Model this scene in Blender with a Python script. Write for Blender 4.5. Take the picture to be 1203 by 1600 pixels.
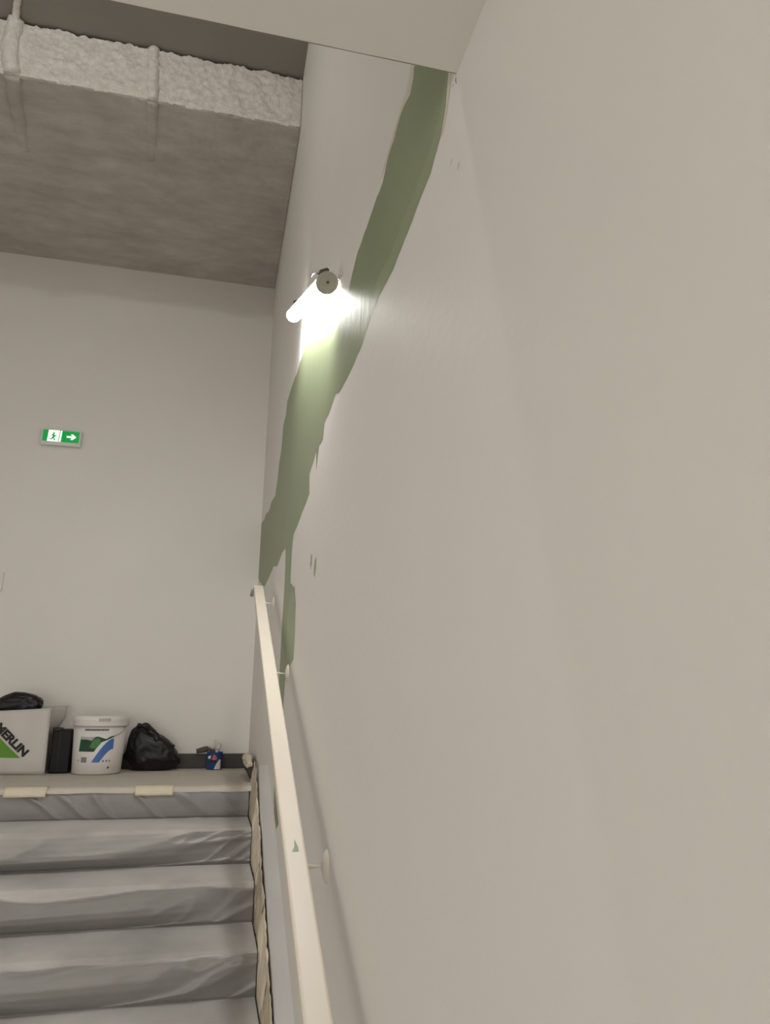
import bpy, bmesh, math, random
from mathutils import Vector, Matrix, noise
from mathutils.geometry import delaunay_2d_cdt
random.seed(7)
S = bpy.context.scene
C = S.collection
for o in list(bpy.data.objects):
    bpy.data.objects.remove(o, do_unlink=True)

# ------------------------------------------------------------------ camera
PITCH, YAW, ROLL, FPX = 0.2549, 0.2271, 0.0128, 1136.33
fw = Vector((math.sin(YAW)*math.cos(PITCH), math.cos(YAW)*math.cos(PITCH), math.sin(PITCH)))
rt0 = Vector((math.cos(YAW), -math.sin(YAW), 0))
up0 = rt0.cross(fw)
rt = math.cos(ROLL)*rt0 + math.sin(ROLL)*up0
up = -math.sin(ROLL)*rt0 + math.cos(ROLL)*up0
cd = bpy.data.cameras.new('camera')
cam = bpy.data.objects.new('camera', cd)
C.objects.link(cam)
cam.matrix_world = Matrix(((rt.x, up.x, -fw.x, 0), (rt.y, up.y, -fw.y, 0), (rt.z, up.z, -fw.z, 0), (0, 0, 0, 1)))
cd.sensor_fit = 'VERTICAL'
cd.sensor_height = 36.0
cd.lens = FPX/1600*36.0
cd.clip_start = 0.01
S.camera = cam

# ------------------------------------------------------------------ world, lights, exposure
wd = bpy.data.worlds.new('world'); S.world = wd
wd.use_nodes = True
wd.node_tree.nodes['Background'].inputs[0].default_value = (0.8, 0.82, 0.85, 1)
wd.node_tree.nodes['Background'].inputs[1].default_value = 0.02
S.view_settings.view_transform = 'Standard'
S.view_settings.look = 'None'
S.view_settings.exposure = 0.0
S.view_settings.gamma = 1.0
S.view_settings.use_curve_mapping = False

TUBE_STRENGTH = 75.0
def light(name, kind, loc, energy, color=(1, 0.98, 0.955), size=0.05, size_y=None, target=None):
    l = bpy.data.lights.new(name, kind)
    l.energy = energy; l.color = color
    if kind == 'AREA':
        l.shape = 'RECTANGLE'; l.size = size; l.size_y = size_y or size
    else:
        l.shadow_soft_size = size
    o = bpy.data.objects.new(name, l); C.objects.link(o)
    o.location = loc
    if target:
        o.rotation_euler = (Vector(target)-Vector(loc)).to_track_quat('-Z', 'Y').to_euler()
    return o
light('stairwell_ceiling_lamp', 'POINT', (-0.95, 1.30, 2.87), 20, size=0.035)
light('lower_hall_light', 'AREA', (-1.2, -2.9, -0.4), 42, size=2.4, size_y=1.8, target=(-1.2, 0, -0.4))
light('hall_ceiling_light', 'AREA', (-1.1, -1.2, 0.70), 8, size=1.6, size_y=0.8, target=(-1.1, -1.2, -2))
light('side_fill_light', 'AREA', (-2.55, 1.3, 0.55), 10, size=2.6, size_y=1.5, target=(0.2, 1.3, 0.35))  # added fill light on the left, evens out the right wall

# ------------------------------------------------------------------ measures (metres, camera at the origin)
W, YF, ZL, YE = 0.2362, 4.3372, -0.3719, 3.4667
R, T = 0.1298, 0.30
ZS, ZC, YC, YB, ZB = 2.6288, 2.918, 2.8988, 0.6714, 0.7258
XL, YK = -2.6, -3.0
NST = 12
ZF = ZL - NST*R
SL = R/T

# ------------------------------------------------------------------ materials
def srgb(r, g, b):
    def f(c):
        c /= 255.0
        return c/12.92 if c <= 0.04045 else ((c+0.055)/1.055)**2.4
    return (f(r), f(g), f(b), 1)
def mat(name, col, rough=0.5, spec=0.5, noise_amt=0.0, nscale=8.0, bump=0.0, bscale=60.0, metal=0.0,
        emit=None, estr=0.0, coat=0.0, stretch=(1, 1, 1), col2=None):
    m = bpy.data.materials.new(name); m.use_nodes = True
    nt = m.node_tree; b = nt.nodes['Principled BSDF']
    b.inputs['Base Color'].default_value = col
    b.inputs['Roughness'].default_value = rough
    b.inputs['Specular IOR Level'].default_value = spec
    b.inputs['Metallic'].default_value = metal
    b.inputs['Coat Weight'].default_value = coat
    b.inputs['Coat Roughness'].default_value = 0.15
    if emit:
        b.inputs['Emission Color'].default_value = emit
        b.inputs['Emission Strength'].default_value = estr
    tc = nt.nodes.new('ShaderNodeTexCoord'); mp = nt.nodes.new('ShaderNodeMapping')
    mp.inputs['Scale'].default_value = stretch
    nt.links.new(tc.outputs['Object'], mp.inputs['Vector'])
    if noise_amt > 0 or col2:
        n = nt.nodes.new('ShaderNodeTexNoise'); n.inputs['Scale'].default_value = nscale
        n.inputs['Detail'].default_value = 6; n.inputs['Roughness'].default_value = 0.6
        nt.links.new(mp.outputs[0], n.inputs['Vector'])
        mr = nt.nodes.new('ShaderNodeMapRange')
        mr.inputs[1].default_value = 0.3; mr.inputs[2].default_value = 0.7
        nt.links.new(n.outputs['Fac'], mr.inputs[0])
        mx = nt.nodes.new('ShaderNodeMix'); mx.data_type = 'RGBA'
        c2 = col2 or tuple(c*(1-noise_amt) for c in col[:3])+(1,)
        mx.inputs[6].default_value = c2; mx.inputs[7].default_value = col
        nt.links.new(mr.outputs[0], mx.inputs[0])
        nt.links.new(mx.outputs[2], b.inputs['Base Color'])
    if bump > 0:
        n2 = nt.nodes.new('ShaderNodeTexNoise'); n2.inputs['Scale'].default_value = bscale
        n2.inputs['Detail'].default_value = 4
        nt.links.new(mp.outputs[0], n2.inputs['Vector'])
        bp = nt.nodes.new('ShaderNodeBump'); bp.inputs['Strength'].default_value = bump
        bp.inputs['Distance'].default_value = 0.01
        nt.links.new(n2.outputs['Fac'], bp.inputs['Height'])
        nt.links.new(bp.outputs[0], b.inputs['Normal'])
    return m
WALLC = (0.79, 0.76, 0.715, 1)
M = {}
M['wall'] = mat('wall_paint', WALLC, 0.52, 0.32, 0.03, 2.5, 0.06, 45)
M['wallback'] = mat('wall_paint_matt', WALLC, 0.6, 0.3, 0.03, 2.0, 0.05, 60)
M['ceil'] = mat('ceiling_paint', (0.82, 0.79, 0.74, 1), 0.8, 0.2, 0.04, 3)
M['ceilshade'] = mat('ceiling_paint_shade', (0.30, 0.28, 0.25, 1), 0.9, 0.1, 0.06, 3)  # shade of the upper ceiling put into a darker base colour
M['green'] = mat('sage_green_paint', (0.275, 0.32, 0.19, 1), 0.45, 0.35, 0.12, 5, 0.10, 40, stretch=(1, 1, 0.5))
M['green2'] = mat('sage_green_paint_thin', (0.315, 0.37, 0.22, 1), 0.45, 0.35, 0.10, 6, 0.10, 40)
M['filler'] = mat('cream_filler', (0.72, 0.66, 0.55, 1), 0.7, 0.2, 0.1, 20)
M['scuff'] = mat('grey_scuff', (0.60, 0.55, 0.49, 1), 0.7, 0.2)
M['concrete'] = mat('rough_concrete', (0.62, 0.58, 0.525, 1), 0.95, 0.1, 0.0, 7, 0.5, 90,
                    col2=(0.44, 0.405, 0.36, 1), stretch=(0.7, 1.6, 1))
M['flock'] = mat('sprayed_insulation', (0.92, 0.885, 0.83, 1), 1.0, 0.05, 0.0, 45, 0.6, 160, col2=(0.72, 0.67, 0.60, 1))
M['rail'] = mat('cream_rail_paint', (0.78, 0.71, 0.61, 1), 0.38, 0.45, 0.02, 5)
M['dark'] = mat('dark_metal', (0.09, 0.08, 0.065, 1), 0.5, 0.4)
M['brownsteel'] = mat('brown_steel', (0.22, 0.19, 0.16, 1), 0.5, 0.4)
M['capgrey'] = mat('grey_end_cap', (0.42, 0.41, 0.34, 1), 0.55, 0.3)
M['steel'] = mat('bright_steel', (0.7, 0.7, 0.7, 1), 0.25, 0.5, metal=1.0)
M['tube'] = mat('lit_tube', (1, 1, 1, 1), 0.3, 0.3, emit=(1, 0.99, 0.95, 1), estr=TUBE_STRENGTH)
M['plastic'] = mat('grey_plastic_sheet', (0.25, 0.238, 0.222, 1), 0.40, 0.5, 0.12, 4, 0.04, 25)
def lit_treads(m):
    # paler colour painted on level parts, so the treads look lit against the risers
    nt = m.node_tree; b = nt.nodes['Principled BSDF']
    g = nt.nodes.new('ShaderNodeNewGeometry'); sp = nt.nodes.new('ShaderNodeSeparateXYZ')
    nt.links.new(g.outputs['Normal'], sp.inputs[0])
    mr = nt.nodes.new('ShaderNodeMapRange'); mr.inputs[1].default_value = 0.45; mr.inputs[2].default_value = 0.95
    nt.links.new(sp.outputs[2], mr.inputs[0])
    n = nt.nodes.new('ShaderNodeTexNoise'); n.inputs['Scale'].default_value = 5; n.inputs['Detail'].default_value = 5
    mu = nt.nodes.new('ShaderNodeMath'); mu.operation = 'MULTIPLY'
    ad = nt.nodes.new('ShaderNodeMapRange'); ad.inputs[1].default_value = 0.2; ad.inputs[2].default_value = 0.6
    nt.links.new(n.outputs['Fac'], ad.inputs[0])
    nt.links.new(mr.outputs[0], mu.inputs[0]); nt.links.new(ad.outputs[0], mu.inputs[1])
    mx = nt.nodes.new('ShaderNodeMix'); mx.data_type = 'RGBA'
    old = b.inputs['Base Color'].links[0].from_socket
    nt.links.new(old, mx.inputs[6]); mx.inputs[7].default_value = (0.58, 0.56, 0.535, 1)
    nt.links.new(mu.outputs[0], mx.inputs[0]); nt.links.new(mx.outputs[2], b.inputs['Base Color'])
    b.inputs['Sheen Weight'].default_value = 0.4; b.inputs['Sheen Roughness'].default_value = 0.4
lit_treads(M['plastic'])
M['paper'] = mat('floor_paper', (0.60, 0.55, 0.48, 1), 0.75, 0.2, 0.08, 6, 0.15, 30)
M['hallfloor'] = mat('pale_hall_floor', (0.50, 0.47, 0.43, 1), 0.6, 0.3, 0.1, 4)
M['stair'] = mat('stair_concrete', (0.16, 0.15, 0.14, 1), 0.8, 0.2, 0.1, 10)
M['tape'] = mat('masking_tape', (0.72, 0.63, 0.49, 1), 0.65, 0.25, 0.06, 30, 0.1, 200)
M['tapeold'] = mat('masking_tape_brown', (0.56, 0.48, 0.36, 1), 0.65, 0.25, 0.25, 25, 0.3, 120)
M['trim'] = mat('white_skirting', (0.93, 0.91, 0.90, 1), 0.4, 0.45, 0.03, 8)
M['base'] = mat('dark_baseboard', (0.055, 0.045, 0.04, 1), 0.45, 0.4, 0.1, 20)
M['black'] = mat('black_plastic', (0.008, 0.007, 0.008, 1), 0.40, 0.35, 0, 1, 0.15, 30)
M['blackmat'] = mat('black_matt', (0.007, 0.006, 0.006, 1), 0.6, 0.3)
M['white'] = mat('white_plastic', (0.74, 0.71, 0.68, 1), 0.4, 0.45)
M['sack'] = mat('white_woven_bag', (0.58, 0.55, 0.52, 1), 0.5, 0.4, 0.06, 10, 0.1, 30)
M['sackgreen'] = mat('bag_green', (0.10, 0.27, 0.012, 1), 0.5, 0.4)
M['ink'] = mat('black_print', (0.02, 0.018, 0.018, 1), 0.6, 0.3)
M['inkgrey'] = mat('grey_print', (0.10, 0.09, 0.10, 1), 0.6, 0.3)
M['lidgrey'] = mat('bucket_grey', (0.45, 0.43, 0.40, 1), 0.5, 0.3)  # plain grey for lid print, label hill and wire handle
M['bgreen'] = mat('bucket_green', (0.02, 0.10, 0.05, 1), 0.5, 0.4, 0, 20, col2=(0.012, 0.045, 0.025, 1))
M['bgreen2'] = mat('bucket_leaf_green', (0.06, 0.20, 0.06, 1), 0.5, 0.4)
M['bblue'] = mat('bucket_blue', (0.075, 0.16, 0.42, 1), 0.5, 0.4)
M['canblue'] = mat('can_blue', (0.02, 0.06, 0.20, 1), 0.4, 0.5)
M['canred'] = mat('can_red', (0.50, 0.09, 0.06, 1), 0.4, 0.5)
M['bristle'] = mat('brush_bristle', (0.10, 0.09, 0.08, 1), 0.8, 0.2)
M['wood'] = mat('pale_handle', (0.62, 0.55, 0.46, 1), 0.5, 0.4)
M['signgreen'] = mat('sign_green', (0.0, 0.16, 0.03, 1), 0.4, 0.4, emit=(0.0, 0.30, 0.045, 1), estr=0.75)
M['signlit'] = mat('sign_lit_white', (0.8, 0.9, 0.85, 1), 0.4, 0.4, emit=(0.85, 1.0, 0.9, 1), estr=0.9)

# ------------------------------------------------------------------ helpers
def obj(name, verts, faces, m, parent=None, smooth=False):
    me = bpy.data.meshes.new(name)
    me.from_pydata([tuple(v) for v in verts], [], faces)
    me.update()
    me.materials.append(M[m] if isinstance(m, str) else m)
    if smooth:
        me.polygons.foreach_set('use_smooth', [True]*len(me.polygons))
    o = bpy.data.objects.new(name, me); C.objects.link(o)
    if parent: o.parent = parent
    return o
def obj_bm(name, bm, m, parent=None, smooth=False):
    bmesh.ops.recalc_face_normals(bm, faces=bm.faces)
    me = bpy.data.meshes.new(name); bm.to_mesh(me); bm.free()
    me.materials.append(M[m])
    if smooth:
        me.polygons.foreach_set('use_smooth', [True]*len(me.polygons))
    o = bpy.data.objects.new(name, me); C.objects.link(o)
    if parent: o.parent = parent
    return o
def tag(o, label=None, cat=None, group=None, kind=None):
    if label: o['label'] = label
    if cat: o['category'] = cat
    if group: o['group'] = group
    if kind: o['kind'] = kind
    return o
def empty(name, loc=(0, 0, 0)):
    o = bpy.data.objects.new(name, None); C.objects.link(o); o.location = loc
    o.empty_display_size = 0.05
    return o
def box_bm(x0, x1, y0, y1, z0, z1, bevel=0.0, bm=None):
    bm = bm or bmesh.new()
    vs = [bm.verts.new(v) for v in ((x0,y0,z0),(x1,y0,z0),(x1,y1,z0),(x0,y1,z0),(x0,y0,z1),(x1,y0,z1),(x1,y1,z1),(x0,y1,z1))]
    fs = [bm.faces.new([vs[i] for i in f]) for f in ((0,3,2,1),(4,5,6,7),(0,1,5,4),(1,2,6,5),(2,3,7,6),(3,0,4,7))]
    if bevel:
        es = list({e for f in fs for e in f.edges})
        bmesh.ops.bevel(bm, geom=es, offset=bevel, segments=2, profile=0.5, affect='EDGES')
    return bm
def box(name, x0, x1, y0, y1, z0, z1, m, parent=None, bevel=0.0):
    return obj_bm(name, box_bm(x0, x1, y0, y1, z0, z1, bevel), m, parent)
def tube_mesh(pts, rad, n=12, cap=True):
    """tube along a polyline; rad a number or a list; returns verts, faces"""
    pts = [Vector(p) for p in pts]
    rads = rad if isinstance(rad, (list, tuple)) else [rad]*len(pts)
    V, F = [], []
    ref = Vector((0, 0, 1))
    d0 = (pts[1]-pts[0]).normalized()
    if abs(d0.dot(ref)) > 0.9: ref = Vector((1, 0, 0))
    for i, p in enumerate(pts):
        d = (pts[min(i+1, len(pts)-1)]-pts[max(i-1, 0)]).normalized()
        a = d.cross(ref).normalized(); b = a.cross(d).normalized()
        for k in range(n):
            t = 2*math.pi*k/n
            V.append(p + (a*math.cos(t)+b*math.sin(t))*rads[i])
    for i in range(len(pts)-1):
        for k in range(n):
            k2 = (k+1) % n
            F.append((i*n+k, i*n+k2, (i+1)*n+k2, (i+1)*n+k))
    if cap:
        F.append(tuple(range(n-1, -1, -1)))
        F.append(tuple((len(pts)-1)*n+k for k in range(n)))
    return V, F
def tube(name, pts, rad, m, parent=None, n=12, smooth=True):
    V, F = tube_mesh(pts, rad, n)
    return obj(name, V, F, m, parent, smooth)
def lathe(name, prof, m, parent=None, n=40, center=(0, 0, 0)):
    V, F = [], []
    for r, z in prof:
        for k in range(n):
            t = 2*math.pi*k/n
            V.append((center[0]+r*math.cos(t), center[1]+r*math.sin(t), center[2]+z))
    for i in range(len(prof)-1):
        for k in range(n):
            k2 = (k+1) % n
            F.append((i*n+k, i*n+k2, (i+1)*n+k2, (i+1)*n+k))
    return obj(name, V, F, m, parent, True)
def dens(poly, step, jit=0.0, seed=0):
    out = []
    for i in range(len(poly)):
        a, b = Vector(poly[i]), Vector(poly[(i+1) % len(poly)])
        n = max(1, int((b-a).length/step))
        for k in range(n):
            p = a.lerp(b, k/n)
            if jit:
                q = noise.noise_vector(Vector((p.x*18+seed, p.y*18, seed*3.1)))
                q2 = noise.noise_vector(Vector((p.x*70+seed, p.y*70, seed*1.7)))
                p = p + Vector((q.x, q.y))*jit + Vector((q2.x, q2.y))*jit*0.5
            out.append(p)
    return out
def patch(name, poly, fmap, m, parent=None, step=0.01, jit=0.0, seed=0, grid=True):
    """a flat polygon triangulated, then mapped into space by fmap(u, v)"""
    P = dens(poly, step, jit, seed)
    n = len(P)
    V = [Vector((p.x, p.y)) for p in P]
    if grid:
        x0, x1 = min(p.x for p in P), max(p.x for p in P)
        y0, y1 = min(p.y for p in P), max(p.y for p in P)
        nx, ny = int((x1-x0)/step), int((y1-y0)/step)
        for i in range(1, nx):
            for j in range(1, ny):
                V.append(Vector((x0+i*step, y0+j*step)))
    r = delaunay_2d_cdt(V, [], [list(range(n))], 1, 1e-6)
    return obj(name, [fmap(v.x, v.y) for v in r[0]], [tuple(f) for f in r[2]], m, parent)
def text_mesh(body, size, bold=0.0):
    cu = bpy.data.curves.new('lettering', 'FONT')
    cu.body = body; cu.size = size; cu.offset = bold; cu.resolution_u = 3
    o = bpy.data.objects.new('lettering_source', cu); C.objects.link(o)
    dg = bpy.context.evaluated_depsgraph_get()
    me = bpy.data.meshes.new_from_object(o.evaluated_get(dg))
    V = [tuple(v.co) for v in me.vertices]; F = [tuple(p.vertices) for p in me.polygons]
    bpy.data.objects.remove(o, do_unlink=True); bpy.data.curves.remove(cu); bpy.data.meshes.remove(me)
    return V, F

# ------------------------------------------------------------------ the room
def struct(o, label=None):
    o['kind'] = 'structure'
    if label: o['label'] = label
    return o
wall_right = struct(box('wall_right', W, W+0.15, YK, YF+0.15, ZF, ZC+0.1, 'wall'), 'long beige painted side wall of the stairwell')
struct(box('wall_back', XL-0.15, W, YF, YF+0.15, ZL-0.1, ZC+0.1, 'wallback'), 'beige end wall behind the landing')
struct(box('wall_left', XL-0.15, XL, YK, YF, ZF, ZC+0.1, 'wallback'), 'beige wall on the open side of the stairs')
struct(box('wall_front', XL, W, YK-0.15, YK, ZF, ZB, 'wallback'), 'wall of the lower hall')
struct(box('floor', XL-0.15, W+0.15, YK-0.15, YE-(NST-1)*T, ZF-0.1, ZF, 'hallfloor'), 'floor of the lower hall')
struct(box('ceiling', XL, W, YB, YF, ZC, ZC+0.1, 'ceilshade'), 'shaded ceiling above the concrete beam')
soffit = struct(box('trim_soffit', XL, W, YK, YB, ZB, ZC, 'ceil'), 'beige soffit across the top of the picture')
V = []
nn = 160
for i in range(nn+1):
    x = -1.6+(W-0.001+1.6)*i/nn
    h = 0.0012*(0.55+0.9*abs(noise.noise(Vector((x*9, 0, 0)))))
    V += [(x, YB+0.0004, ZB-0.0002), (x, YB+0.0004, ZB+h*2.2), (x, YB-h*0.7, ZB-0.0002)]
F = []
for i in range(nn):
    for k in range(3):
        k2 = (k+1) % 3
        F.append((i*3+k, i*3+k2, (i+1)*3+k2, (i+1)*3+k))
M['crack'] = mat('brown_crack', (0.30, 0.25, 0.20, 1), 0.9, 0.1)
obj('crack', V, F, 'crack', soffit)
for (dx, dy, r_) in ((0.003, 0.004, 0.0022), (0.009, 0.002, 0.0014), (0.002, 0.014, 0.0012)):
    obj('stain', [(W-0.0002, YB+dy+r_*math.cos(t), ZB-dx-0.002+r_*math.sin(t)*1.4) for t in [k*math.pi/4 for k in range(8)]], [tuple(range(8))], 'crack', wall_right)
struct(box('floor_landing', XL, W, YE, YF, ZL-0.1, ZL, 'stair'), 'landing at the top of the stairs')

# stairs under the sheeting
stairs = struct(empty('stairs', (XL, YE, ZL)), 'flight of steps under the plastic sheeting')
step_mesh = None
for k in range(NST-1):
    y1 = YE - k*T; z1 = ZL - (k+1)*R
    if step_mesh is None:
        o = box('step', 0, W-XL, -T, 0, -0.25, 0, 'stair', stairs); step_mesh = o.data
    else:
        o = bpy.data.objects.new('step', step_mesh); C.objects.link(o); o.parent = stairs
    o.location = (0, -k*T, -(k+1)*R)

# sloping skirting on the right wall, with a short dark baseboard on the landing
def slope_z(y): return ZL - (YE-y)*SL
def skirting():
    y0, y1, n = YE-(NST-1)*T, 3.56, 24
    V, F = [], []
    ys = [y0+(2.95-y0)*i/n for i in range(n+1)]+[3.05, 3.2, 3.4, y1]
    for y in ys:
        lo = slope_z(y)-0.03
        hi = min(slope_z(y)+0.385, -0.226-(y-2.95)*0.105)
        md = lo+(hi-lo)*0.42
        V += [(W+0.01, y, lo), (W-0.009, y, lo), (W-0.009, y, md), (W-0.004, y, md+(hi-md)*0.5), (W+0.0005, y, hi), (W+0.01, y, hi)]
    for i in range(len(ys)-1):
        for k in range(6):
            k2 = (k+1) % 6
            F.append((i*6+k, i*6+k2, (i+1)*6+k2, (i+1)*6+k))
    F += [(5, 4, 3, 2, 1, 0), tuple((len(ys)-1)*6+k for k in range(6))]
    return obj('trim_1', V, F, 'trim')
struct(skirting(), 'white sloping skirting between stairs and wall')
struct(box('baseboard_back', XL, W-0.012, YF-0.014, YF, ZL, ZL+0.082, 'base', None, 0.003), 'dark grey baseboard along the end wall')
struct(box('baseboard_right', W-0.014, W, 3.62, YF-0.001, ZL, ZL+0.080, 'base', None, 0.003), 'short dark baseboard of the landing on the side wall')

# ------------------------------------------------------------------ green paint on the right wall (its own shape, on the plaster)
def onwall(d):
    return lambda y, z: (W-d, y, z)
TOP = [(0.30,0.925),(0.865,0.927),(0.872,0.914),(0.891,0.902),(0.93,0.914),(0.963,0.920),(0.985,0.907),(1.026,0.91),(1.049,0.901),(1.073,0.889),(1.126,0.896),
       (1.171,0.895),(1.231,0.899),(1.283,0.901),(1.324,0.897),(1.366,0.886),(1.402,0.873),(1.50,0.90),(1.70,0.985),(1.90,1.065),(2.10,1.135),(2.30,1.175),(2.514,1.185),
       (2.669,1.212),(2.888,1.228),(2.92,1.181),(3.041,1.175),(3.071,1.08),(3.171,1.035),(3.216,0.969),(3.309,0.925),(3.525,0.957),
       (3.696,0.951),(3.924,0.994),(4.098,0.996),(4.253,1.025),(YF-0.002,1.03)]
BOT = [(YF-0.002,0.70),(4.20,0.66),(3.95,0.60),(3.695,0.556),(3.30,0.562),(3.165,0.568),(2.98,0.530),(2.902,0.536),(2.774,0.551),(2.645,0.542),
       (2.612,0.471),(2.61,0.389),(2.635,0.253),(2.642,0.079),(2.637,-0.306),(2.60,-0.36),(2.50,-0.40),(2.43,-0.37),(2.429,-0.338),(2.446,-0.012),(2.417,0.086),(2.259,0.124),(2.204,0.223),
       (2.209,0.28),(2.26,0.345),(2.395,0.374),(2.404,0.472),(2.371,0.53),(2.156,0.55),(1.973,0.564),(1.985,0.63),(1.86,0.652),(1.835,0.592),
       (1.80,0.65),(1.731,0.641),(1.714,0.678),(1.635,0.676),(1.557,0.685),(1.453,0.66),(1.323,0.656),(1.241,0.654),(1.163,0.668),
       (1.078,0.68),(0.988,0.666),(0.928,0.668),(0.887,0.672),(0.827,0.681),(0.784,0.686),(0.744,0.697),(0.722,0.72),(0.708,0.761),(0.69,0.80),(0.30,0.80)]
TOP = [q for q in TOP if q[0] > 0.31]; BOT = [q for q in BOT if q[0] > 0.31]
patch('paint_patch', [(0.66, 0.93)]+TOP+BOT+[(0.66, 0.80)], onwall(0.0002), 'green', wall_right, 0.02, 0.005, 1, grid=False)
patch('paint_patch', [(0.70,0.775),(0.74,0.725),(0.80,0.71),(0.90,0.705),(1.02,0.70),(1.10,0.715),(1.16,0.70),(1.10,0.675),(1.0,0.662),(0.9,0.664),(0.83,0.672),(0.78,0.676),(0.735,0.69),(0.712,0.72),(0.70,0.76)],
      onwall(0.0004), 'green2', wall_right, 0.015, 0.004, 2, grid=False)
patch('paint_patch', [(2.20,0.12),(2.30,0.10),(2.40,0.12),(2.44,0.25),(2.42,0.33),(2.30,0.34),(2.21,0.27),(2.195,0.20)],
      onwall(0.0004), 'green2', wall_right, 0.015, 0.004, 3, grid=False)
patch('paint_dab', [(1.862,0.372),(1.855,0.345),(1.884,0.332),(1.892,0.350),(1.884,0.372)], onwall(0.0002), 'green2', wall_right, 0.01, 0.002, 4, grid=False)
patch('paint_dab', [(1.800,0.345),(1.770,0.346),(1.775,0.318),(1.790,0.297),(1.812,0.308),(1.815,0.33)], onwall(0.0002), 'green2', wall_right, 0.01, 0.002, 5, grid=False)
patch('filler_streak', [(0.845,0.95),(0.875,0.955),(0.90,0.935),(0.985,0.925),(1.06,0.915),(1.10,0.905),(1.05,0.905),(0.985,0.912),(0.93,0.918),(0.89,0.908),(0.872,0.925)],
      onwall(0.0003), 'filler', wall_right, 0.01, 0.004, 6, grid=False)
patch('filler_streak', [(0.690,0.775),(0.708,0.755),(0.716,0.728),(0.722,0.71),(0.735,0.69),(0.725,0.69),(0.708,0.71),(0.694,0.735)],
      onwall(0.0003), 'filler', wall_right, 0.01, 0.003, 7, grid=False)
for i, pl in enumerate([[(0.669, 0.6002), (0.6661, 0.5944), (0.6725, 0.591), (0.6747, 0.5928)], [(0.6938, 0.6243), (0.6915, 0.6206), (0.6984, 0.6173), (0.7, 0.6186)]]):
    patch('scuff_mark', pl, onwall(0.0002), 'scuff', wall_right, 0.01, 0.0005, 8+i, grid=False)

# ------------------------------------------------------------------ concrete beam with sprayed insulation
def beam():
    prof = []                                                     # (y, z, normal y, normal z, amplitude)
    H = ZC-ZS-0.012
    n1 = 26
    for i in range(n1+1):
        t = i/n1
        prof.append((YC, ZC-0.012-t*(H-0.02), -1, 0, 0.014))
    for i in range(1, 6):
        a = i/6*math.pi/2
        prof.append((YC+0.02*(1-math.cos(a)), ZS+0.02-0.02*math.sin(a), -math.cos(a), -math.sin(a), 0.010))
    n2 = 60
    for i in range(n2+1):
        t = i/n2
        y = YC+0.02+t*(YF-YC-0.02)
        amp = 0.006 if y < YC+0.35 else max(0.0012, 0.006*(1-(y-YC-0.35)/0.25))
        prof.append((y, ZS, 0, -1, amp))
    nx = 230
    x0, x1 = -2.0, W-0.002
    V, F, mi = [], [], []
    for (y, z, ny, nz, amp) in prof:
        for i in range(nx+1):
            x = x0+(x1-x0)*i/nx
            q = Vector((x, y, z))
            d = noise.noise(q*55)*0.7 + noise.noise(q*110)*0.5 + noise.noise(q*14)*0.7
            if y > YC+0.4: d = noise.noise(Vector((x*6, y*26, 0)))*1.5 + noise.noise(q*60)*0.4
            d *= amp
            jz = (noise.noise(Vector((x*40, 3.3, z*2)))*0.009+noise.noise(Vector((x*9, 8.3, z)))*0.010) if z > ZC-0.03 else 0
            V.append((x, y+ny*d, z+nz*d+jz))
    m = nx+1
    for j in range(len(prof)-1):
        for i in range(nx):
            F.append((j*m+i, (j+1)*m+i, (j+1)*m+i+1, j*m+i+1))
    # top and back closed
    o = obj('concrete_beam', V, F, 'concrete', None, True)
    o.data.materials.append(M['flock'])
    for p in o.data.polygons:
        j = p.index//nx
        p.material_index = 1 if j < n1+3+(1 if noise.noise(Vector(((p.index % nx)*0.12, 0, 0))) > 0.1 else 0) else 0
    return o
cb = struct(beam(), 'rough concrete beam with whitish sprayed insulation on its front edge')
def flock_tube(name, pts, rad, m):
    P = []
    for a, b in zip(pts[:-1], pts[1:]):
        a, b = Vector(a), Vector(b)
        n = max(2, int((b-a).length/0.012))
        P += [a.lerp(b, i/n) for i in range(n)]
    P.append(Vector(pts[-1]))
    V, F = tube_mesh(P, rad, 10)
    V = [v+noise.noise_vector(v*45)*0.006 for v in V]
    return obj(name, V, F, m, cb, True)
flock_tube('conduit', [(-0.456,YC+0.006,ZC-0.006),(-0.440,YC+0.006,ZS+0.03),(-0.436,YC+0.010,ZS+0.008)], 0.027, 'flock')
flock_tube('conduit', [(-0.436,YC+0.012,ZS+0.008),(-0.450,YC+0.20,ZS+0.014),(-0.472,YC+0.40,ZS+0.020)], 0.027, 'concrete')
flock_tube('conduit', [(-1.046,YC+0.002,ZC-0.004),(-1.050,YC+0.0,ZS+0.12),(-1.025,YC+0.006,ZS+0.006)], 0.036, 'flock')
flock_tube('conduit', [(-1.025,YC+0.010,ZS+0.010),(-1.060,YC+0.25,ZS+0.018),(-1.080,YC+0.48,ZS+0.026)], 0.036, 'concrete')
flock_tube('conduit', [(-1.044,YC-0.005,ZC-0.03),(-1.035,YC-0.045,ZC-0.010),(-1.005,YC-0.14,ZC-0.002),(-0.96,YC-0.40,ZC+0.002)], 0.014, 'flock')

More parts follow.
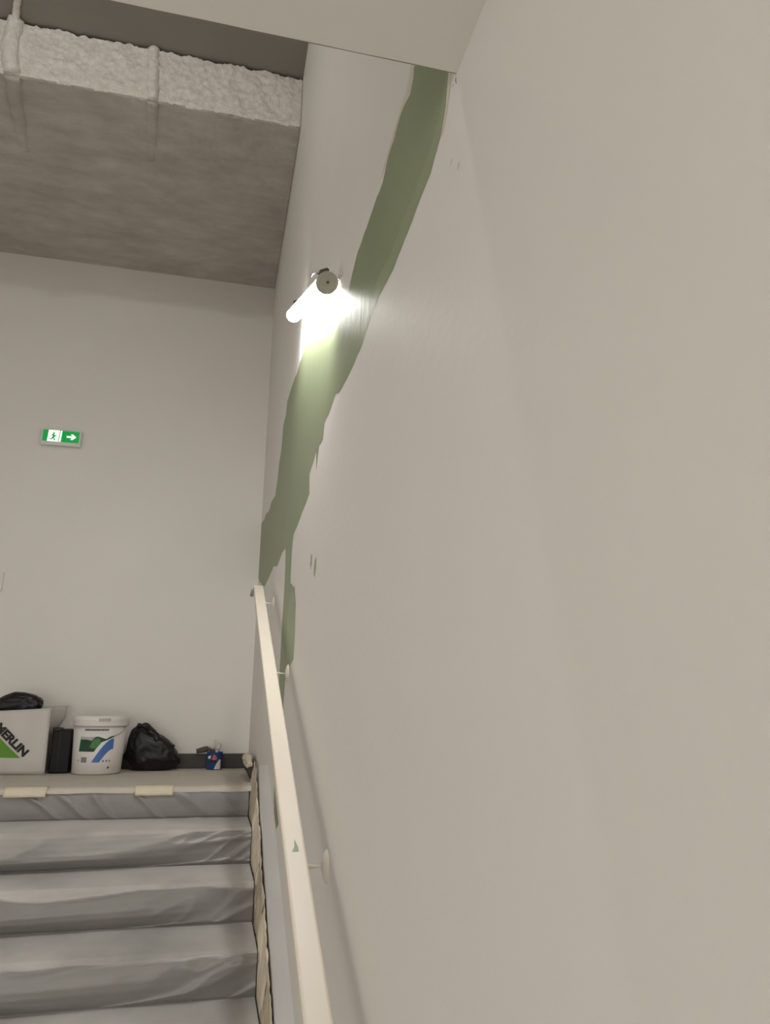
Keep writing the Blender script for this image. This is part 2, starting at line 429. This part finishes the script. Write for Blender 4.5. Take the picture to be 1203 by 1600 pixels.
# ------------------------------------------------------------------ tube lamp on the right wall
def tube_lamp():
    A = Vector((0.204, 1.512, 0.952)); B = Vector((0.196, 2.332, 1.317))
    r = 0.0250
    L = tag(empty('tube_lamp', (W, A.y, A.z)), 'lit white tube lamp fixed along the side wall', 'lamp')
    inv = -Vector(L.location)
    d = (B-A).normalized()
    def P(v): return Vector(v)+inv
    # glowing tube with a domed far end
    pts, rad = [A+d*0.022], [r*0.96]
    n = 8
    pts.append(B-d*r); rad.append(r*0.96)
    for i in range(1, n):
        a = i/n*math.pi/2
        pts.append(B-d*r+d*r*0.96*math.sin(a)); rad.append(r*0.96*math.cos(a)+0.0005)
    tube('glowing_tube', [P(q) for q in pts], rad, 'tube', L, 28)
    # opaque back shell over the upper and wall side of the tube
    sd = Vector((1, 0, 0)); sd = (sd-d*sd.dot(d)).normalized(); uv_ = sd.cross(d).normalized()
    if uv_.z < 0: uv_ = -uv_
    V, F = [], []
    na = 14
    for t in (0.022, (B-A).length-0.012):
        for rr in (r*0.985, r*1.02):
            for i in range(na+1):
                an = math.radians(0+165*i/na)
                V.append(P(A+d*t+(sd*math.cos(an)+uv_*math.sin(an))*rr))
    m_ = na+1
    for i in range(na):
        F += [(i, i+1, 2*m_+i+1, 2*m_+i), (m_+i, 3*m_+i, 3*m_+i+1, m_+i+1), (i, m_+i, m_+i+1, i+1), (2*m_+i, 2*m_+i+1, 3*m_+i+1, 3*m_+i)]
    F += [(0, 2*m_, 3*m_, m_), (na, m_+na, 3*m_+na, 2*m_+na)]
    obj('back_shell', V, F, 'white', L, True)
    # near end cap: cup, rim and centre screw
    tube('end_cap', [P(A-d*0.001), P(A+d*0.002), P(A+d*0.022)], [r*0.985, r*1.03, r*1.03], 'capgrey', L, 36, False)
    tube('screw', [P(A-d*0.003), P(A+d*0.002)], [0.0032, 0.0038], 'dark', L, 12, False)
    # wall clips
    for t in (0.045, 0.80):
        c = A.lerp(B, t)
        side = Vector((1, 0, 0)); upv = d.cross(side).normalized()
        if upv.z < 0: upv = -upv
        V, F = [], []
        for dd in (-0.010, 0.010):
            for (s, h) in ((-0.017, r*0.80), (-0.017, r*1.22), (-0.001, r*1.52), (0.005, r*1.40), (0.004, r*1.10), (W-c.x, r*0.62)):
                V.append(P(c+d*dd+side*s+upv*h))
        F = [(0,1,2,3,4,5)[::-1], tuple(range(6, 12))]+[(i, (i+1) % 6, 6+(i+1) % 6, 6+i) for i in range(6)]
        obj('wall_clip', V, F, 'dark', L)
    c = A.lerp(B, 0.06)
    up2 = Vector((0, -0.4, 0.9))
    tube('clip_wire', [P(c+Vector((-0.012, 0, 0))+up2*r*1.0), P(c+Vector((-0.030, 0.004, 0))+up2*r*1.12), P(c+Vector((-0.034, 0.010, 0))+up2*r*0.9)], 0.0028, 'steel', L, 10)
    return L
tube_lamp()

# ------------------------------------------------------------------ handrail
def handrail():
    Y0, Y1 = 0.20, 3.08
    def rz(y): return -0.408+0.4375*(y-1.083)
    X0, X1 = 0.150, 0.190
    th = 0.032
    H = tag(empty('handrail', (W, Y0, rz(Y0))), 'cream flat handrail running up the side wall', 'handrail')
    inv = -Vector(H.location)
    # rounded rectangular section swept along the slope
    sec = []
    rc = 0.005
    for (cx, cz, a0) in ((X1-rc, -rc, 0), (X0+rc, -rc, 90), (X0+rc, -th+rc, 180), (X1-rc, -th+rc, 270)):
        for a in (0, 30, 60, 90):
            t = math.radians(a0+a)
            sec.append((cx+rc*math.cos(t), cz+rc*math.sin(t)))
    ys = [Y0+(Y1-Y0)*i/24 for i in range(25)]
    V, F = [], []
    for y in ys:
        for (x, z) in sec:
            V.append(Vector((x, y, rz(y)+z))+inv)
    m = len(sec)
    for i in range(len(ys)-1):
        for k in range(m):
            k2 = (k+1) % m
            F.append((i*m+k, i*m+k2, (i+1)*m+k2, (i+1)*m+k))
    F.append(tuple(range(m))[::-1]); F.append(tuple((len(ys)-1)*m+k for k in range(m)))
    obj('rail_bar', V, F, 'rail', H)
    for y, z in ((0.60, -0.655), (1.471, -0.305), (2.344, 0.076), (3.06, 0.385)):
        zz = z+0.005
        rod = tube('bracket_arm', [Vector((0.172, y, rz(y)-th+0.004))+inv, Vector((0.174, y, zz+0.004))+inv, Vector((0.182, y, zz))+inv, Vector((W-0.004, y, zz))+inv], 0.0085, 'rail', H, 12)
        lathe_pts = [(0.0, 0.009), (0.010, 0.009), (0.024, 0.005), (0.030, 0.0)]
        Vp, Fp = [], []
        n = 24
        for rr, hh in lathe_pts:
            for k in range(n):
                t = 2*math.pi*k/n
                Vp.append(Vector((W-hh, y+rr*math.cos(t), zz+rr*math.sin(t)))+inv)
        for i in range(3):
            for k in range(n):
                k2 = (k+1) % n
                Fp.append((i*n+k, (i+1)*n+k, (i+1)*n+k2, i*n+k2))
        obj('wall_plate', Vp, Fp, 'rail', rod, True)
    tube('end_return', [Vector((0.156, Y1-0.03, rz(Y1)-th*0.6))+inv, Vector((0.146, Y1-0.03, rz(Y1)-0.026))+inv, Vector((0.142, Y1-0.035, rz(Y1)-0.050))+inv], 0.007, 'brownsteel', H, 10)
    # little smudge of green paint on the bar
    yy = 1.427
    V = []
    for (dx, dy) in ((-0.006, -0.012), (0.006, -0.012), (0.006, 0.0), (0.001, 0.022), (-0.001, 0.0)):
        V.append(Vector((0.170+dx, yy+dy, rz(yy+dy)+0.0006))+inv)
    obj('paint_smudge', V, [(0, 1, 2, 3, 4)], 'green2', H)
    return H
handrail()

# ------------------------------------------------------------------ plastic sheeting over the steps
def sheet():
    def prof_pts(k, b):
        yb = YE-k*T; z = ZL-(k+1)*R; yn = yb-T
        tight = [(0, .004), (-.05, .003), (-.10, .003), (-.15, .003), (-.20, .003), (-.25, .003), (-T+.02, .003), (-T-.003, -.001), (-T-.008, -.012), (-T-.009, -.03), (-T-.009, -.05), (-T-.008, -.075), (-T-.007, -.10), (-T-.005, -R+.012)]
        bulge = [(0, .004), (-.05, .004), (-.10, .006), (-.15, .008), (-.20, .007), (-.25, .003), (-T+.005, .003), (-T-.026, -.012), (-T-.056, -.034), (-T-.084, -.060), (-T-.102, -.084), (-T-.096, -.100), (-T-.055, -.113), (-T-.014, -R+.010)]
        return [(yb+t[0]*(1-b)+u[0]*b, z+t[1]*(1-b)+u[1]*b) for t, u in zip(tight, bulge)]
    nx = 260
    x0, x1 = -1.75, W-0.036
    cols = []
    K = 9
    for i in range(nx+1):
        x = x0+(x1-x0)*i/nx
        pts = []
        # top edge: starts under the tape on the landing nosing, hangs on the first riser
        for (dy, dz) in ((-.006, -.006), (-.010, -.018), (-.012, -.035), (-.012, -.055), (-.011, -.075), (-.009, -.10), (-.006, -R+.010)):
            pts.append((YE+dy, ZL+dz))
        for k in range(K):
            t = max(0.0, min(1.0, (0.10-x)/1.15))
            b = t**0.75*(1.0, 0.95, 0.45, 0.8, 0.7, 0.8, 0.7, 0.8, 0.7)[k]
            b *= 0.95+0.35*noise.noise(Vector((x*1.3, k*7.7, 2)))
            b = max(0, min(1.1, b))
            pts += prof_pts(k, b)
        cols.append((x, pts))
    n = len(cols[0][1])
    # resample down each column so the folds have vertices to live on
    V = []
    SUB = 4
    for x, pts in cols:
        col = []
        for (a, b) in zip(pts[:-1], pts[1:]):
            for s in range(SUB):
                t = s/SUB
                col.append((a[0]+(b[0]-a[0])*t, a[1]+(b[1]-a[1])*t))
        col.append(pts[-1])
        for j, (y, z) in enumerate(col):
            jj = j/SUB
            on = jj-7
            ph = (on % 14)/14 if on >= 0 else 0.5+0.5*jj/7
            kk = int(on//14) if on >= 0 else -1
            riser = 1.0 if (on < 0 or ph > 0.5) else 0.25
            fall = jj/7 if on < 0 else max(0.0, (ph-0.5)*2)
            right = max(0.0, min(1.0, (x+0.25)/0.35))
            dd = 0.0
            if on < 0:                                        # short slanting pleats on the top riser
                q = 1-abs(noise.noise(Vector((x*6.5-fall*1.1, 3.0, fall*0.6))))*3.2
                dd += 0.010*max(0, q)**2*min(1, fall*3)
            else:                                             # long lazy folds, with puckers near the taped edge
                q = 1-abs(noise.noise(Vector((x*1.9+fall*0.9+kk*2.3, kk*3.1, fall*1.2))))*3.0
                dd += 0.012*max(0, q)**2*riser
                q = 1-abs(noise.noise(Vector((x*9+fall*1.8, kk*5.7, fall))))*3.2
                dd += 0.009*max(0, q)**2*riser*right*min(1, fall*3+0.1)
            dd += 0.006*riser*(noise.noise(Vector((x*2.2, y*5, kk*2.0+z*4)))+0.6)
            dd += 0.0012*(noise.noise(Vector((x*25, y*14, z*25)))+1)
            V.append((x, y-max(0, dd)*0.85, z+max(0, dd)*0.4+0.002))
    m = len(V)//(nx+1)
    F = []
    for i in range(nx):
        for j in range(m-1):
            F.append((i*m+j, i*m+j+1, (i+1)*m+j+1, (i+1)*m+j))
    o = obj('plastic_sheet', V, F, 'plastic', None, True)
    return tag(o, 'grey wrinkled plastic sheeting draped over the stair steps', 'plastic sheet')
sheet()

# paper over the landing, its front edge rolled over the nosing
def paper():
    nx = 90
    x0, x1 = -1.75, W-0.018
    V, F = [], []
    prof = [(4.318, .002), (4.2, .003), (4.0, .003), (3.8, .003), (3.65, .003), (3.55, .004), (3.50, .004), (3.478, .004), (3.464, .002), (3.454, -.004), (3.450, -.013), (3.450, -.020)]
    for j, (y, dz) in enumerate(prof):
        for i in range(nx+1):
            x = x0+(x1-x0)*i/nx
            n1 = noise.noise(Vector((x*4, y*4, 1.0)))
            n2 = noise.noise(Vector((x*16, y*9, 5.0)))
            h = 0.0015*(1+n1)+0.0012*(1+n2)
            if j >= 10: dz2 = dz-0.010*max(-0.6, noise.noise(Vector((x*5, 9, 9))))*(j-9)/2
            else: dz2 = dz
            V.append((x, y-(0.003*(1+n2) if j > 7 else 0), ZL+dz2+h))
    m = nx+1
    for j in range(len(prof)-1):
        for i in range(nx):
            F.append((j*m+i, (j+1)*m+i, (j+1)*m+i+1, j*m+i+1))
    o = obj('floor_paper', V, F, 'paper', None, True)
    return tag(o, 'beige grey protective paper covering the landing floor', 'floor paper')
paper()

# tape strips on the nosing
def tape_piece(x0, x1, label, seed):
    n = 14
    V, F = [], []
    rows = [(3.500, .0085), (3.474, .0085), (3.452, .006), (3.4435, -.004), (3.4405, -.016), (3.4385, -.028)]
    for j, (y, dz) in enumerate(rows):
        for i in range(n+1):
            t = i/n
            x = x0+(x1-x0)*t+(0.004*noise.noise(Vector((j*1.3, seed, t*0)))if i in (0, n) else 0)
            V.append((x, y-0.0015*noise.noise(Vector((x*20, seed, j))), ZL+dz+0.001*noise.noise(Vector((x*25, j*0.8, seed)))))
    m = n+1
    for j in range(len(rows)-1):
        for i in range(n):
            F.append((j*m+i, (j+1)*m+i, (j+1)*m+i+1, j*m+i+1))
    o = obj('masking_tape', V, F, 'tape', None, True)
    md = o.modifiers.new('thickness', 'SOLIDIFY'); md.thickness = 0.0008; md.offset = 1
    return tag(o, label, 'tape', 'tape strips holding the sheeting to the landing edge')
tape_piece(-0.793, -0.630, 'cream masking tape strip on the landing edge below the white shopping bag', 1)
tape_piece(-0.278, -0.121, 'cream masking tape strip on the landing edge below the black rubbish bag', 2)

# crumpled tape down the right-hand edge of the sheeting
def tread_z(y):
    k = math.floor((YE-y)/T)
    f = (YE-y)/T-k
    z = ZL-(k+1)*R
    return z+R*max(0, 1-f/0.10)*0.9 if f < 0.10 else z
def edge_tape(y0, y1, seed, m, label):
    n = int((y1-y0)/0.007)
    V, F = [], []
    cs = 9
    for i in range(n+1):
        y = y0+(y1-y0)*i/n
        low = tread_z(y)+0.012
        w2 = noise.noise(Vector((y*30, seed, 4)))
        top = slope_z(y)+0.108+0.022*noise.noise(Vector((y*11, seed, 0)))+0.008*w2
        for c in range(cs):
            t = c/(cs-1)
            z = low+(top-low)*t
            x = W-0.0105-0.016*(1-t)**1.3*(1+0.35*noise.noise(Vector((y*13, t*2, seed))))
            x -= 0.005*(1+noise.noise(Vector((y*24, t*4, seed+9))))+0.003*(1+noise.noise(Vector((y*60, t*7, seed+3))))*(1-t*0.5)
            V.append((max(W-0.033, min(x, W-0.0100)), y, z))
    for i in range(n):
        for c in range(cs-1):
            F.append((i*cs+c, i*cs+c+1, (i+1)*cs+c+1, (i+1)*cs+c))
    o = obj('edge_tape', V, F, m, None, True)
    md = o.modifiers.new('thickness', 'SOLIDIFY'); md.thickness = 0.001; md.offset = -1
    return tag(o, label, 'tape', 'crumpled tape down the edge of the sheeting')
segs = [(3.20, 3.485, 'tapeold', 'brownish crumpled edge tape at the top step beside the landing'),
        (2.86, 3.21, 'tape', 'pale crumpled edge tape beside the second step down'),
        (2.62, 2.87, 'tapeold', 'brownish torn edge tape beside the third step down'),
        (2.36, 2.63, 'tape', 'pale crumpled edge tape beside the fourth step down'),
        (1.90, 2.37, 'tapeold', 'brownish crumpled edge tape at the bottom of the picture')]
for i, (a, b, m, lab) in enumerate(segs):
    edge_tape(a, b, 3.7*i+1, m, lab)

# crumpled ball of tape at the upper end of the skirting
def crumple():
    bm = bmesh.new()
    bmesh.ops.create_icosphere(bm, subdivisions=4, radius=1.0)
    for v in bm.verts:
        d = 1+0.45*noise.noise(v.co*1.6+Vector((3, 1, 0)))+0.25*noise.noise(v.co*4.1)
        v.co = Vector((v.co.x*0.020*d, v.co.y*0.20*d, v.co.z*0.026*d))
    o = obj_bm('crumpled_tape', bm, 'tape', None, True)
    o.location = (W-0.036, 3.72, ZL+0.092)
    return tag(o, 'crumpled wad of pale tape at the top end of the skirting', 'tape')
crumple()

# ------------------------------------------------------------------ exit sign on the end wall
def exit_sign():
    x0, x1, z0, z1 = -1.052, -0.832, 1.412, 1.508
    y = YF-0.030
    E_ = tag(empty('exit_sign', ((x0+x1)/2, YF, z0)), 'small green and white lit exit sign on the end wall', 'sign')
    iv = -Vector(E_.location)
    def pl(name, poly, m, d, par):
        V = [Vector((x0+u*(x1-x0), y-d, z0+v*(z1-z0)))+iv for u, v in poly]
        V += [p+Vector((0, d*0.9, 0)) for p in V]
        n = len(poly)
        F = [tuple(range(n)), tuple(range(2*n-1, n-1, -1))]+[(i, n+i, n+(i+1) % n, (i+1) % n) for i in range(n)]
        return obj(name, V, F, m, par)
    o = obj_bm('housing', box_bm(x0+iv.x, x1+iv.x, y+iv.y, iv.y+YF, z0+iv.z, z1+iv.z, 0.006), 'white', E_)
    f = pl('face_panel', [(.05, .22), (.95, .22), (.95, .93), (.05, .93)], 'signgreen', 0.0015, E_)
    pl('lit_doorway', [(.17, .22), (.44, .22), (.46, .93), (.19, .93)], 'signlit', 0.0025, f)
    # running figure in the doorway
    pl('running_figure', [(.30,.80),(.34,.80),(.345,.72),(.32,.68),(.36,.60),(.39,.62),(.395,.57),(.35,.52),(.335,.45),(.37,.36),(.36,.27),(.335,.28),(.34,.36),(.31,.41),(.28,.33),(.23,.33),(.23,.38),(.27,.39),(.295,.52),(.30,.60),(.27,.56),(.255,.60),(.30,.68)], 'signgreen', 0.0035, f)
    # arrow panel
    pl('arrow', [(.64,.52),(.78,.52),(.735,.40),(.79,.40),(.88,.575),(.79,.75),(.735,.75),(.78,.63),(.64,.63)], 'signlit', 0.0025, f)
    pl('lit_divider', [(.46, .22), (.505, .22), (.52, .93), (.48, .93)], 'signlit', 0.0025, f)
exit_sign()
# switch plate cut by the frame's left edge
sw = tag(empty('wall_switch', (-1.18, YF, 0.61)), 'pale switch plate on the end wall at the left edge', 'switch')
obj_bm('plate', box_bm(-0.035, 0.035, -0.010, 0, -0.055, 0.055, 0.004), 'white', sw)
obj_bm('rocker', box_bm(-0.020, 0.020, -0.014, -0.010, -0.030, 0.030, 0.002), 'white', sw)

# ------------------------------------------------------------------ things on the landing
FL = ZL+0.0075
def bucket():
    cx, cy = -0.527, 4.095
    Bk = tag(empty('paint_bucket', (cx, cy, FL)), 'white plastic paint bucket with green and blue label and lid', 'bucket')
    rb, rtp, h = 0.116, 0.128, 0.245
    body = lathe('body', [(0.0, 0.0), (rb-0.006, 0.0), (rb, 0.005), (rtp, h), (rtp-0.003, h), (rb-0.003, 0.008), (0, 0.008)], 'white', Bk, 56)
    lid = lathe('lid', [(rtp+0.001, h-0.018), (rtp+0.006, h-0.018), (rtp+0.008, h-0.010), (rtp+0.007, h+0.002), (rtp+0.009, h+0.006), (rtp+0.009, h+0.024), (rtp+0.006, h+0.031), (rtp-0.008, h+0.033), (rtp-0.014, h+0.026), (0, h+0.024)], 'white', Bk, 56)
    face = math.atan2(-cy, -cx)                               # towards the photographer
    def mp(d):
        def f(u, v):                                          # u metres round the body (right +), v height
            r = rb+(rtp-rb)*v/h+d
            a = face+u/r
            return (r*math.cos(a), r*math.sin(a), v)
        return f
    def lidm(u, v):
        r = rtp+0.0105
        a = face+u/r
        return (r*math.cos(a), r*math.sin(a), v)
    # picture panel
    patch('label_panel', [(-.100,.108),(-.020,.108),(.006,.150),(.072,.178),(.072,.186),(.030,.168),(-.006,.180),(-.030,.176),(-.055,.176),(-.095,.176)], mp(.0006), 'bgreen', body, 0.008)
    patch('label_leaf', [(-.045,.128),(-.012,.122),(.010,.150),(.000,.172),(-.020,.168),(-.035,.150)], mp(.0010), 'bgreen2', body, 0.008)
    patch('label_hill', [(-.095,.165),(-.060,.165),(-.035,.160),(-.020,.178),(-.050,.178),(-.095,.178)], mp(.0010), 'lidgrey', body, 0.008)
    arc = []
    for i in range(13):
        t = i/12
        arc.append((-.028+.100*t, .058+.112*math.sin(t*math.pi/2)))
    arc2 = []
    for i in range(13):
        t = 1-i/12
        arc2.append((.008+.064*t, .058+.062*math.sin(t*math.pi/2)))
    patch('label_swoosh', arc+arc2, mp(.0014), 'bblue', body, 0.008)
    x = -.075
    random.seed(3)
    while x < .040:
        wd = random.choice((.005, .007, .008))
        patch('label_print', [(x, .207), (x+wd, .207), (x+wd, .2155), (x, .2155)], mp(.0008), 'inkgrey', body, 0.01, grid=False)
        x += wd+.0015
    for i in range(4):
        z = .058+.0062*i
        patch('label_print', [(-.082, z), (-.052+.002*(i % 2), z), (-.052, z+.0042), (-.080, z+.0042)], mp(.0008), 'inkgrey', body, 0.01, grid=False)
    for u in (.024, .040, .055):
        patch('label_print', [(u, .060), (u+.006, .060), (u+.006, .068), (u, .068)], mp(.0008), 'inkgrey', body, 0.01, grid=False)
    patch('label_print', [(.048, .028), (.058, .028), (.060, .038), (.050, .036)], mp(.0008), 'inkgrey', body, 0.01, grid=False)
    patch('label_print', [(-.100, .062), (-.095, .062), (-.095, .070), (-.100, .070)], mp(.0008), 'inkgrey', body, 0.01, grid=False)
    patch('lid_print', [(-.012, h+.006), (.045, h+.006), (.045, h+.022), (-.012, h+.022)], lidm, 'lidgrey', lid, 0.008)
    # wire handle hanging on the right
    pts = []
    for i in range(15):
        t = i/14
        u = .045+.105*t
        v = .178+.040*t+.02*math.sin(t*math.pi)*-0.3
        pts.append(Vector(mp(.004)(u, v)))
    tube('wire_handle', pts, 0.0018, 'lidgrey', Bk, 8)
bucket()

def blob(name, loc, prof, hw, hd, m, seed, label, cat, crease=1.0, sub=5):
    """a soft bag: prof(t) gives the height across its width t in -1..1"""
    bm = bmesh.new()
    bmesh.ops.create_icosphere(bm, subdivisions=sub, radius=1.0)
    for v in bm.verts:
        c = v.co.copy()
        n1 = noise.noise(c*1.3+Vector((seed, 0, 0)))
        rid = 1-abs(noise.noise(c*2.6+Vector((0, seed, 0))))*2
        rid2 = 1-abs(noise.noise(Vector((c.x*5, c.y*5, c.z*3))+Vector((0, 0, seed))))*2
        k = 1+0.10*n1+crease*(0.07*rid+0.035*rid2)
        sx = math.copysign(abs(c.x)**0.72, c.x); sy = math.copysign(abs(c.y)**0.72, c.y)
        zz = (c.z+1)/2
        zz = max(0.0, min(1, (zz-0.12)/0.86))**0.75
        v.co = Vector((sx*hw*k, sy*hd*k, zz*prof(max(-1, min(1, sx)))*(0.9+0.12*k)))
    o = obj_bm(name, bm, m, None, True)
    o.location = loc
    return tag(o, label, cat)
def prof_bag(t):
    P = [(-1, .10), (-.85, .222), (-.6, .236), (-.35, .215), (0.0, .185), (.35, .165), (.7, .138), (.9, .095), (1, .06)]
    for (a, b) in zip(P[:-1], P[1:]):
        if t <= b[0]: return a[1]+(b[1]-a[1])*(t-a[0])/(b[0]-a[0])
    return P[-1][1]
bag = blob('rubbish_bag', (-0.272, 4.240, FL), prof_bag, 0.132, 0.068, 'black', 4.2, 'slumped black plastic rubbish bag between bucket and small can', 'bag', 1.0)
# gathered ridge of the bag
ridge = []
for i in range(26):
    t = i/25
    ridge.append(Vector((-0.085+0.19*t, -0.035+0.010*math.sin(t*9), 0.222-0.115*t**1.2+0.012*math.sin(t*7))))
Vr, Fr = tube_mesh(ridge, [0.010+0.012*math.sin(math.pi*min(1, 0.1+i/25*0.9)) for i in range(26)], 14)
Vr = [v+noise.noise_vector(v*40)*0.010 for v in Vr]
obj('gathered_fold', Vr, Fr, 'black', bag, True)

# black upright box between shopping bag and bucket
bx = tag(empty('black_box', (-0.703, 4.130, FL)), 'upright black box between the shopping bag and the paint bucket', 'box')
obj_bm('body', box_bm(-0.046, 0.044, -0.050, 0.075, 0, 0.208, 0.006), 'blackmat', bx)
obj_bm('flap', box_bm(-0.048, -0.006, -0.053, 0.02, 0.199, 0.217, 0.006), 'black', bx)
obj_bm('seam', box_bm(-0.010, -0.006, -0.0515, -0.049, 0.01, 0.198, 0.0008), 'black', bx)

# white shopping bag, cut by the frame's left edge
def sack():
    X0, X1, YF0, YB0, H = -1.185, -0.757, 4.035, 4.205, 0.312
    Sk = tag(empty('shopping_bag', ((X0+X1)/2, (YF0+YB0)/2, FL)), 'white shopping bag with green triangle and slanting black lettering', 'bag')
    iv = -Vector(Sk.location)
    nu, nv = 22, 16
    def wall(name, f, par=Sk, m='sack'):
        V, F = [], []
        for j in range(nv+1):
            for i in range(nu+1):
                V.append(Vector(f(i/nu, j/nv))+iv)
        for j in range(nv):
            for i in range(nu):
                F.append((j*(nu+1)+i, j*(nu+1)+i+1, (j+1)*(nu+1)+i+1, (j+1)*(nu+1)+i))
        o = obj(name, V, F, m, par, True)
        md = o.modifiers.new('thickness', 'SOLIDIFY'); md.thickness = 0.0015
        return o
    def bulge(u, v): return 0.016*math.sin(math.pi*u)*math.sin(math.pi*min(1, v*1.05))+0.004*noise.noise(Vector((u*5, v*5, 2)))
    def rim(u): return H*(0.925+0.075*u**1.3)
    def fr(u, v): return (X0+(X1-X0)*u-0.008*v*u, YF0-bulge(u, v)+0.012*v, FL+v*rim(u)+0.010*(1-v)*max(0, 0.4-u))
    def bk(u, v): return (X0+(X1-X0)*u+0.040*u*max(0, min(1, (v-0.55)/0.25))-0.02*u*(1-v), YB0+0.5*bulge(u, v), FL+v*(rim(u)+0.012))
    def rs(u, v):
        a = fr(1, v); b = bk(1, v)
        return (a[0]+(b[0]-a[0])*u-0.020*math.sin(math.pi*u)*v, a[1]+(b[1]-a[1])*u, a[2]+(b[2]-a[2])*u)
    def ls(u, v):
        a = bk(0, v); b = fr(0, v)
        return (a[0]+(b[0]-a[0])*u+0.020*math.sin(math.pi*u)*v, a[1]+(b[1]-a[1])*u, a[2]+(b[2]-a[2])*u)
    def bt(u, v): return (X0+(X1-X0)*u, YF0+(YB0-YF0)*v, FL+0.002)
    front = wall('front_panel', fr); wall('back_panel', bk); wall('side_panel', rs); wall('side_panel', ls); wall('bottom_panel', bt)
    # print: green triangle, slanting lettering
    def fmap(d):
        def f(x, z):
            u = (x-X0)/(X1-X0); v = (z-FL)/rim(max(0, min(1, u)))
            q = fr(u, v)
            return Vector((x, q[1]-d, z))+iv
        return f
    ap = (-0.875, ZL+0.084)
    patch('green_triangle', [ap, (-1.078, ZL+0.272), (-1.165, ZL+0.19), (-1.165, ZL+0.095), (-1.08, ZL+0.090)], fmap(.002), 'sackgreen', front, 0.012)
    V, F = text_mesh('MERLIN', 0.066, 0.0035)
    mxx = max(v[0] for v in V)
    a = math.atan2(-0.128, 0.140)
    ox, oz = -1.008, ZL+0.224
    sc = 0.200/mxx
    P = []
    for v in V:
        x = v[0]*sc; y = v[1]*0.78
        P.append(fmap(.0025)(ox+x*math.cos(a)-y*math.sin(a), oz+x*math.sin(a)+y*math.cos(a)))
    obj('lettering', P, F, 'ink', front)
    return Sk
sack()
def prof_top(t):
    return 0.118*(1-0.45*max(0, -t)-0.05*abs(t))
blob('black_bundle', (-0.955, 4.115, ZL+0.275), prof_top, 0.125, 0.055, 'black', 1.1, 'black plastic bundle sticking out of the white shopping bag', 'bag', 0.9)

# small can with brushes
def can():
    cx, cy = 0.052, 4.255
    r, h = 0.042, 0.088
    K = tag(empty('paint_can', (cx, cy, FL)), 'small blue white and red paint can by the dark baseboard', 'can')
    body = lathe('body', [(0, 0), (r-.002, 0), (r, .003), (r, h-.004), (r+.0015, h-.002), (r+.0015, h), (r-.002, h), (r-.002, .004), (0, .004)], 'canblue', K, 36)
    face = math.atan2(-cy, -cx)
    def mp(d):
        def f(u, v):
            a = face+u/(r+d)
            return ((r+d)*math.cos(a), (r+d)*math.sin(a), v)
        return f
    patch('label_red', [(-.016, .050), (.004, .048), (.016, .055), (.004, .074), (-.006, .076)], mp(.0006), 'canred', body, 0.006)
    patch('label_black', [(-.028, .036), (.010, .034), (.012, .048), (-.020, .050)], mp(.0004), 'ink', body, 0.006)
    patch('label_white', [(.000, .002), (.036, .002), (.038, .050), (.026, .052), (.010, .028)], mp(.0005), 'white', body, 0.006)
    patch('label_white', [(-.040, .054), (-.022, .056), (-.020, .072), (-.040, .068)], mp(.0005), 'white', body, 0.006)
    return cx, cy, h
cx, cy, ch = can()
def brush(label, a, b, c, mh, mb, wd):
    """handle from a to b, bristles from b to c"""
    a, b, c = Vector(a), Vector(b), Vector(c)
    Bq = tag(empty('paint_brush', tuple(a)), label, 'brush', 'brushes in the small can')
    tube('handle', [a-a, (b-a)*0.3, (b-a)*0.8, b-a], [wd*0.30, wd*0.50, wd*0.35, wd*0.55], mh, Bq, 10)
    tube('bristles', [(b-a), (b-a)+(c-b)*0.3, c-a], [wd*0.6, wd*0.75, wd*0.55], mb, Bq, 10)
brush('pale brush leaning right in the small can', (cx-.012, cy, FL+.010), (cx+.012, cy-.004, FL+.098), (cx+.024, cy-.006, FL+.132), 'wood', 'wood', 0.016)
brush('thin grey brush standing upright in the small can', (cx-.002, cy+.014, FL+.010), (cx-.003, cy+.014, FL+.100), (cx-.004, cy+.014, FL+.150), 'inkgrey', 'wood', 0.010)
brush('dark brush lying from the small can onto the left', (cx-.006, cy+.016, FL+.086), (cx-.035, cy+.018, FL+.104), (cx-.098, cy+.020, FL+.090), 'dark', 'bristle', 0.022)
